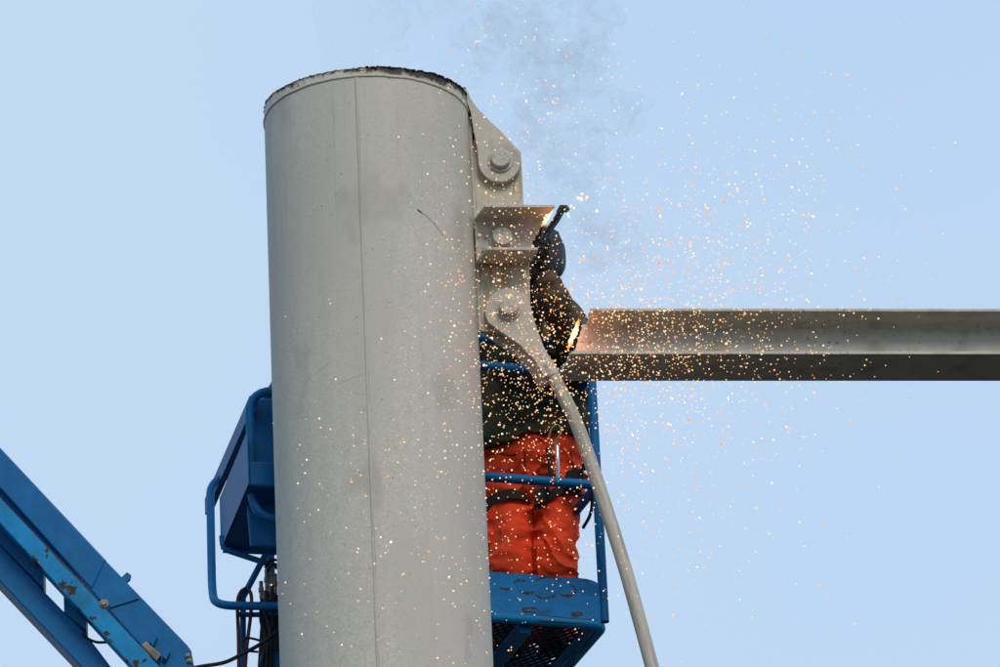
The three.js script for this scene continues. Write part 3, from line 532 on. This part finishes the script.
  const jsdf = (p) => { const d = jf(p); if (d > 0.06 || d < -0.06) return d; const a = N3(p.x * 7 + p.y * 5, p.y * 13, p.z * 7), b = 1 - 2 * Math.abs(N3(p.x * 8, p.y * 14 + p.x * 9, p.z * 6)); return Math.max(d - 0.012 * a - 0.008 * b, hem(p) - p.y); };
  const jg = march(jsdf, ...bounds(jb, 0.03), 0.011);
  colours(jg, (p) => { const a = fbm(p.x * 7, p.y * 9, p.z * 7), b = fbm(p.x * 8 + 9, p.y * 8, p.z * 8 + 4); let c = [0.014, 0.02, 0.014]; if (a > 0.06) c = [0.028, 0.038, 0.016]; if (b > 0.12) c = [0.05, 0.036, 0.015]; if (a < -0.16) c = [0.007, 0.008, 0.007]; const k = 1 + 0.5 * fbm(p.x * 60, p.y * 60, p.z * 60, 2); return c.map((x) => x * k * 1.35); });
  label(part('jacket', jg, new THREE.MeshStandardMaterial({ vertexColors: true, roughness: 0.9, bumpMap: bumpTex, bumpScale: 0.0015 }), worker), 'dark green and brown camouflage jacket');
  // leather gauntlet sleeves
  const leather = std({ map: paint(hex(0x4d3b28), { z: 40, vary: 0.25, dirt: 0.5 }), roughness: 0.85, bumpScale: 0.002 });
  const sb = [[J.elR.clone().add(V(0.012, -0.02, -0.02)), J.wrR, 0.085, 0.062], [J.shR.clone().lerp(J.elR, 0.1), J.elR, 0.09, 0.086], [J.wrR, J.wrR.clone().lerp(J.haR, 0.5), 0.066, 0.058]];
  const sf = field(sb, 0.04), ssdf = (p) => { const d = sf(p); return Math.abs(d) > 0.06 ? d : d - 0.011 * N3(p.x * 10 + p.y * 8, p.y * 17 - p.x * 9, p.z * 8) - 0.006 * N3(p.x * 24, p.y * 30, p.z * 20); };
  label(part('sleeve', march(ssdf, ...bounds(sb, 0.03), 0.009), leather, worker), 'brown leather welding sleeve');
  // gloves: palm and five fingers closing round the torch handle
  const TZ = -0.36, T0 = P(533, 262, TZ), T1 = P(547, 234, TZ), tdir = T1.clone().sub(T0).normalize();
  const gloveMat = std({ color: 0x1b1a1b, roughness: 0.85 });
  function glove(wrist, hand, along, side) {
    const bones = [], out = hand.clone().sub(wrist).normalize(), grip = T0.clone().addScaledVector(tdir, along);
    const palmN = V().crossVectors(tdir, out).normalize().multiplyScalar(side), back = V(0, 0, -1);
    const base = grip.clone().addScaledVector(back, 0.045);
    bones.push([wrist, base, 0.036, 0.034]);
    for (let f = 0; f < 4; f++) {                     // index to little finger, rolled round the handle
      const o = base.clone().addScaledVector(tdir, (1.5 - f) * 0.021), len = [0.95, 1.05, 1, 0.82][f], r = [0.0105, 0.011, 0.0105, 0.0092][f];
      bones.push([base.clone().addScaledVector(tdir, (1.5 - f) * 0.012), o, 0.024, 0.017]);
      const k1 = o.clone().addScaledVector(palmN, 0.03 * len).addScaledVector(V(0, 0, 1), 0.016), k2 = o.clone().addScaledVector(palmN, 0.026 * len).addScaledVector(V(0, 0, 1), 0.048), k3 = o.clone().addScaledVector(palmN, -0.002).addScaledVector(V(0, 0, 1), 0.062 * len);
      bones.push([o, k1, r * 1.15, r * 1.05], [k1, k2, r * 1.05, r], [k2, k3, r, r * 0.85]);
    }
    const th0 = base.clone().addScaledVector(tdir, 0.02), th1 = th0.clone().addScaledVector(palmN, -0.03).addScaledVector(V(0, 0, 1), 0.02).addScaledVector(tdir, 0.012), th2 = th1.clone().addScaledVector(palmN, 0.006).addScaledVector(V(0, 0, 1), 0.03);
    bones.push([th0, th1, 0.018, 0.0125], [th1, th2, 0.0125, 0.0105]);
    return part('glove', march(field(bones, 0.008), ...bounds(bones, 0.01), 0.0036), gloveMat, worker);
  }
  glove(J.wrR, J.haR, 0.075, 1); glove(J.wrL, J.haL, -0.02, -1);
  // welding helmet: shell over the crown, long mask in front with its dark window
  const hc = P(540.5, 255, -0.81);
  const hx = V(0.8, 0, 0.6), hz = V(-0.6, 0, 0.8);
  const hsd = (p) => {
    const d = p.clone().sub(hc), x = d.dot(hx), y = d.y, z = d.dot(hz);
    const shell = (Math.pow(Math.pow(Math.abs(x) / 0.098, 2.6) + Math.pow(Math.abs(y + 0.006) / 0.113, 2.8) + Math.pow(Math.abs(z) / 0.105, 2.2), 1 / 2.3) - 1) * 0.095;
    const w = 0.082 - 0.12 * Math.max(0, -y - 0.02), mask = Math.max(Math.abs(x) - w, Math.abs(y + 0.02) - 0.1, Math.abs(z - 0.05) - 0.085 + 3.2 * x * x + 0.5 * Math.max(0, -y - 0.05));
    let s = smin(shell, mask, 0.035);
    const bow = Math.max(Math.abs(x) - 0.055, Math.abs(y - 0.028) - 0.032, Math.abs(z - 0.155) - 0.03); s = Math.max(s, -bow + 0.0);   // recess for the window
    return s;
  };
  const hl = part('welding_helmet', march(hsd, hc.clone().addScalar(-0.21), hc.clone().addScalar(0.21), 0.006), std({ color: 0x141b24, roughness: 0.5, bumpScale: 0.0004 }), worker);
  label(hl, 'dark blue black welding helmet with mask');
  part('visor', new RoundedBoxGeometry(0.1, 0.056, 0.006, 2, 0.002).applyMatrix4(frameMatrix(hc.clone().addScaledVector(hz, 0.128).add(V(0, 0.028, 0)), hx, V(0, 1, 0), hz)), new THREE.MeshStandardMaterial({ color: 0x020403, roughness: 0.08 }), hl);
  // boots
  const bootMat = std({ color: 0x17130f, roughness: 0.7 });
  ank.forEach((a) => { const b = [[V(a.x, feetY + 0.05, a.z - 0.04), V(a.x, feetY + 0.048, a.z + 0.19), 0.05, 0.045], [V(a.x, a.y + 0.03, a.z), V(a.x, feetY + 0.06, a.z), 0.058, 0.058]]; const f = field(b, 0.05); part('boot', march((p) => Math.max(f(p), feetY + 0.002 - p.y), ...bounds(b, 0.02), 0.011), bootMat, worker); });
  // harness: leg loops, waist strap, buckle, lanyard with its steel hook
  const webbing = std({ color: 0x121216, roughness: 0.85 });
  const loop = (c, u, v, ru, rv, w, t, name = 'harness_strap') => { const pos = [], uv = [], idx = [], n = 64, ax = V().crossVectors(u, v).normalize(); for (let i = 0; i <= n; i++) { const a = i / n * 2 * Math.PI, wob = 1 + 0.03 * N3(Math.cos(a) * 2, Math.sin(a) * 2, w * 50); for (const [r, h] of [[0, -w], [0, w], [t, w], [t, -w], [0, -w]]) { const p = c.clone().addScaledVector(u, Math.cos(a) * (ru * wob + r)).addScaledVector(v, Math.sin(a) * (rv * wob + r)).addScaledVector(ax, h + 0.012 * Math.sin(a * 2 + w * 90)); pos.push(p.x, p.y, p.z); uv.push(i / n, h); } } for (let i = 0; i < n; i++) for (let k = 0; k < 4; k++) { const a = i * 5 + k, b = a + 1, d = a + 5, e = d + 1; idx.push(a, b, e, a, e, d); } const g = new THREE.BufferGeometry(); g.setAttribute('position', new THREE.Float32BufferAttribute(pos, 3)); g.setAttribute('uv', new THREE.Float32BufferAttribute(uv, 2)); g.setIndex(idx); const h = g.toNonIndexed(); h.computeVertexNormals(); return part(name, h, webbing, worker); };
  const tl = J.hipL.clone().lerp(J.kneeL, 0.25), trr = J.hipR.clone().lerp(J.kneeR, 0.22);
  loop(tl, V(1, 0.06, 0).normalize(), V(0, 0, 1), 0.112, 0.115, 0.022, 0.006); loop(trr, V(1, 0.35, 0).normalize(), V(0, 0, 1), 0.115, 0.107, 0.018, 0.006);
  loop(J.waL.clone().lerp(J.waR, 0.5).add(V(0, 0.03, 0)), V(1, 0.05, 0).normalize(), V(0, 0, 1), 0.213, 0.148, 0.026, 0.007);
  part('tool_pouch', [plate([[566, 471], [574, 467], [583, 469], [585, 478], [581, 488], [570, 490], [565, 482]], -0.96, 0.06, 0.012)], webbing, worker);
  part('tool_pouch', [plate([[535, 489], [547, 484], [551, 492], [544, 502], [534, 506]], -0.945, 0.03, 0.008)], webbing, worker);
  const strap = (pts, r, name = 'lanyard') => part(name, tube(pts.map((q) => P(...q)), r, 8, 40), webbing, worker);
  strap([[583, 470, -0.95], [588, 450, -0.93], [577, 420, -0.9], [566, 392, -0.86], [560, 360, -0.8]], 0.012);
  strap([[587, 482, -0.96], [592, 500, -0.9], [590, 515, -0.9], [583, 528, -0.95]], 0.007);
  strap([[548, 448, -0.9], [550, 462, -0.885], [551, 482, -0.89]], 0.011);
  const hook = part('steel_hook', tube([[557, 446, -0.87], [557.5, 460, -0.865], [558, 480, -0.87]].map((q) => P(...q)), 0.0085, 14), M.chrome, worker);
  part('hook_eye', tube([[553, 444, -0.87], [549, 438, -0.868], [552, 428, -0.868], [558, 425, -0.868], [561, 432, -0.868], [556, 441, -0.868], [554, 446, -0.868]].map((q) => P(...q)), 0.0045, 8, 40), M.zinc, worker);

  // the torch in the gloved hands: a thing of its own
  const torch = thing('cutting_torch', 'slim black cutting torch with bent head raised above the welding helmet', 'cutting torch', T0.clone());
  const neck = [T1, P(556, 219, TZ), P(562.5, 208.5, TZ)];
  part('handle', tube([P(527, 275, TZ), T0, T1], 0.0125, 14), M.black, torch);
  part('gas_tube', tube([T1, ...neck.slice(1)], 0.0062, 10), M.black, torch);
  part('gas_tube', tube([T1.clone().add(V(0.012, 0.004, 0.01)), P(558, 221, TZ + 0.01), P(563.5, 211, TZ + 0.01)], 0.0055, 10), M.black, torch);
  part('gas_tube', tube([T1.clone().add(V(-0.012, -0.002, 0.01)), P(553.5, 220, TZ + 0.01), P(561, 208, TZ + 0.01)], 0.0055, 10), M.black, torch);
  part('torch_head', pipe([P(559, 213, TZ), P(563.5, 205, TZ), P(567, 210.5, TZ)], 0.0135, 0.03), M.black, torch);
  part('nozzle', new THREE.CylinderGeometry(0.008, 0.0045, 0.02, 14).applyQuaternion(new THREE.Quaternion().setFromUnitVectors(V(0, -1, 0), P(568, 216, TZ).sub(P(566, 209, TZ)).normalize())).translate(...P(567.2, 212.2, TZ).toArray()), M.zinc, torch);
  label(part('flame', new THREE.ConeGeometry(0.006, 0.028, 12).applyQuaternion(new THREE.Quaternion().setFromUnitVectors(V(0, 1, 0), P(570, 219, TZ).sub(P(567, 212, TZ)).normalize())).translate(...P(568.6, 216, TZ).toArray()), new THREE.MeshStandardMaterial({ color: 0x000000, emissive: 0x9fefff, emissiveIntensity: 2.2, roughness: 1 }), torch), 'small blue white gas flame');
}

// ---------------------------------------------------------------- smoke: fine grey puffs drifting up from the cut
{
  const parts = [];
  const puff = (cx, cy, z, sx, sy, n, r) => {
    for (let i = 0; i < n; i++) {
      const c = P(cx + clamp(gauss(), -1.9, 1.9) * sx, cy + clamp(gauss(), -1.9, 1.9) * sy, z + gauss() * 0.2), s = r * (0.5 + rnd());
      const g = new THREE.SphereGeometry(1, 24, 10, 0, 6.2832, 0, 1.25), p = g.attributes.position, o = rnd() * 50;   // an open curl of smoke
      for (let k = 0; k < p.count; k++) { const f = s * (1 + 0.75 * N3(p.getX(k) * 1.3 + o, p.getY(k) * 1.3, p.getZ(k) * 1.3)); p.setXYZ(k, p.getX(k) * f, p.getY(k) * f * 1.2, p.getZ(k) * f); }
      g.rotateX(rnd() * 6.28); g.rotateY(rnd() * 6.28); parts.push(g.translate(c.x, c.y, c.z));
    }
  };
  puff(562, 105, -0.3, 25, 33, 25, 0.095); puff(525, 66, -0.3, 50, 30, 26, 0.1); puff(596, 248, -0.3, 20, 25, 16, 0.08); puff(578, 178, -0.3, 20, 30, 16, 0.075); puff(480, 22, -0.3, 66, 20, 18, 0.11);
  const o = part('smoke', mergeGeometries(parts.map(prep)), new THREE.MeshStandardMaterial({ color: 0x6e6050, roughness: 1, transparent: true, opacity: 0.018, depthWrite: false }), thing('smoke', 'thin grey smoke drifting up above the cut beam end', 'smoke', P(590, 290, -0.3), { kind: 'stuff' }));
  o.castShadow = false;
}

// ---------------------------------------------------------------- sparks: hundreds of glowing steel droplets flung from the cut
{
  const drops = [], ico = [new THREE.IcosahedronGeometry(1, 1), new THREE.IcosahedronGeometry(1, 0)].map(prep);
  const src = [P(575, 335, 0.05), P(548, 216, 0.1)];
  const spark = (x, y, z, r, heat, stretch = 1) => {
    const c = P(x, y, z), g = ico[r > 0.0035 ? 0 : 1].clone(); g.scale(r, r * stretch, r);
    if (stretch > 1) { const d = c.clone().sub(src[0]).normalize(); g.applyQuaternion(new THREE.Quaternion().setFromUnitVectors(V(0, 1, 0), d)); }
    const uv = g.attributes.uv; for (let i = 0; i < uv.count; i++) uv.setXY(i, 0.5, heat);
    drops.push(g.translate(c.x, c.y, c.z));
  };
  const colHalf = (x, y) => { const dx = (x - (365 + 0.0364 * (y - 104))) / 106; return Math.abs(dx) < 1.02; };
  const put = (x, y, big = 1) => {
    const dist = Math.hypot(x - 575, y - 320) / S;
    let z = 0.12 + gauss() * 0.12 + (rnd() - 0.35) * dist * 0.5;
    if (x > 455 && x < 610) z = Math.max(z, 0.13 + 0.2 * rnd()); if (y > 295 && y < 390 && x > 575) z = Math.max(z, 0.17 + 0.2 * rnd());
    if (colHalf(x, y)) z = R + 0.03 + rnd() * 0.25;
    const q = rnd(), r = big * (0.0016 + 0.0024 * Math.pow(rnd(), 1.7) + (q > 0.98 ? 0.0016 : 0));
    spark(x, y, z, r, clamp(0.5 + 0.17 * gauss(), 0.24, 0.95), rnd() > 0.96 ? 1.4 + rnd() : 1);
  };
  const cloud = (n, fn, big = 1) => { let k = 0; n *= 2.6; while (k < n) { const [x, y] = fn(); if (x < 265 || x > 960 || y < 2 || y > 664) { k += 0.2; continue; } put(x, y, big); k++; } };
  cloud(430, () => [600 + gauss() * 62, 325 + gauss() * 55]);                                   // thick round the cut
  cloud(420, () => [705 + gauss() * 80, 268 + gauss() * 80]);                                   // fanned out to the right
  cloud(260, () => [610 + Math.abs(gauss()) * 100, 350 + gauss() * 62]);
  cloud(250, () => [535 + gauss() * 34, 380 + gauss() * 55]);                                   // falling before the worker
  cloud(150, () => [535 + gauss() * 52, 110 + gauss() * 70]);                                   // carried up with the smoke
  cloud(120, () => [470 + gauss() * 28, 330 + gauss() * 75]);                                   // over the column's edge
  cloud(70, () => [430 + gauss() * 70, 500 + gauss() * 90]);
  cloud(100, () => [665 + gauss() * 85, 480 + gauss() * 80]);
  cloud(120, () => [545 + gauss() * 60, 520 + gauss() * 70]);
  cloud(70, () => [760 + gauss() * 70, 180 + gauss() * 80]);
  cloud(30, () => [270 + rnd() * 240, 420 + rnd() * 240]); cloud(40, () => [620 + rnd() * 290, 30 + rnd() * 600]);
  cloud(60, () => [510 + gauss() * 18, 240 + gauss() * 40]);
  for (const [x, y, r] of [[581, 199, 0.013], [578, 198, 0.011], [582, 194, 0.0105], [587, 197, 0.009], [574, 208, 0.0085], [571, 206, 0.008], [597, 211, 0.01], [391, 542, 0.009]]) spark(x, y, colHalf(x, y) ? 0.5 : 0.15, r * 0.55, 0.95, 1.1);
  const o = thing('glowing_sparks', 'shower of tiny orange white sparks flying from the torch cut', 'sparks', src[0].clone(), { kind: 'stuff' });
  const m = part('glowing_sparks', mergeGeometries(drops), new THREE.MeshStandardMaterial({ color: 0x201008, roughness: 1, emissive: 0xffffff, emissiveMap: glowTex, emissiveIntensity: 1.35 }), o);
  m.castShadow = false;
}

const renderer = new THREE.WebGLRenderer({ antialias: true });
renderer.setSize(1024, 683);
renderer.shadowMap.enabled = true;
renderer.toneMapping = THREE.LinearToneMapping;
renderer.toneMappingExposure = EXPOSURE;
renderer.render(scene, camera);
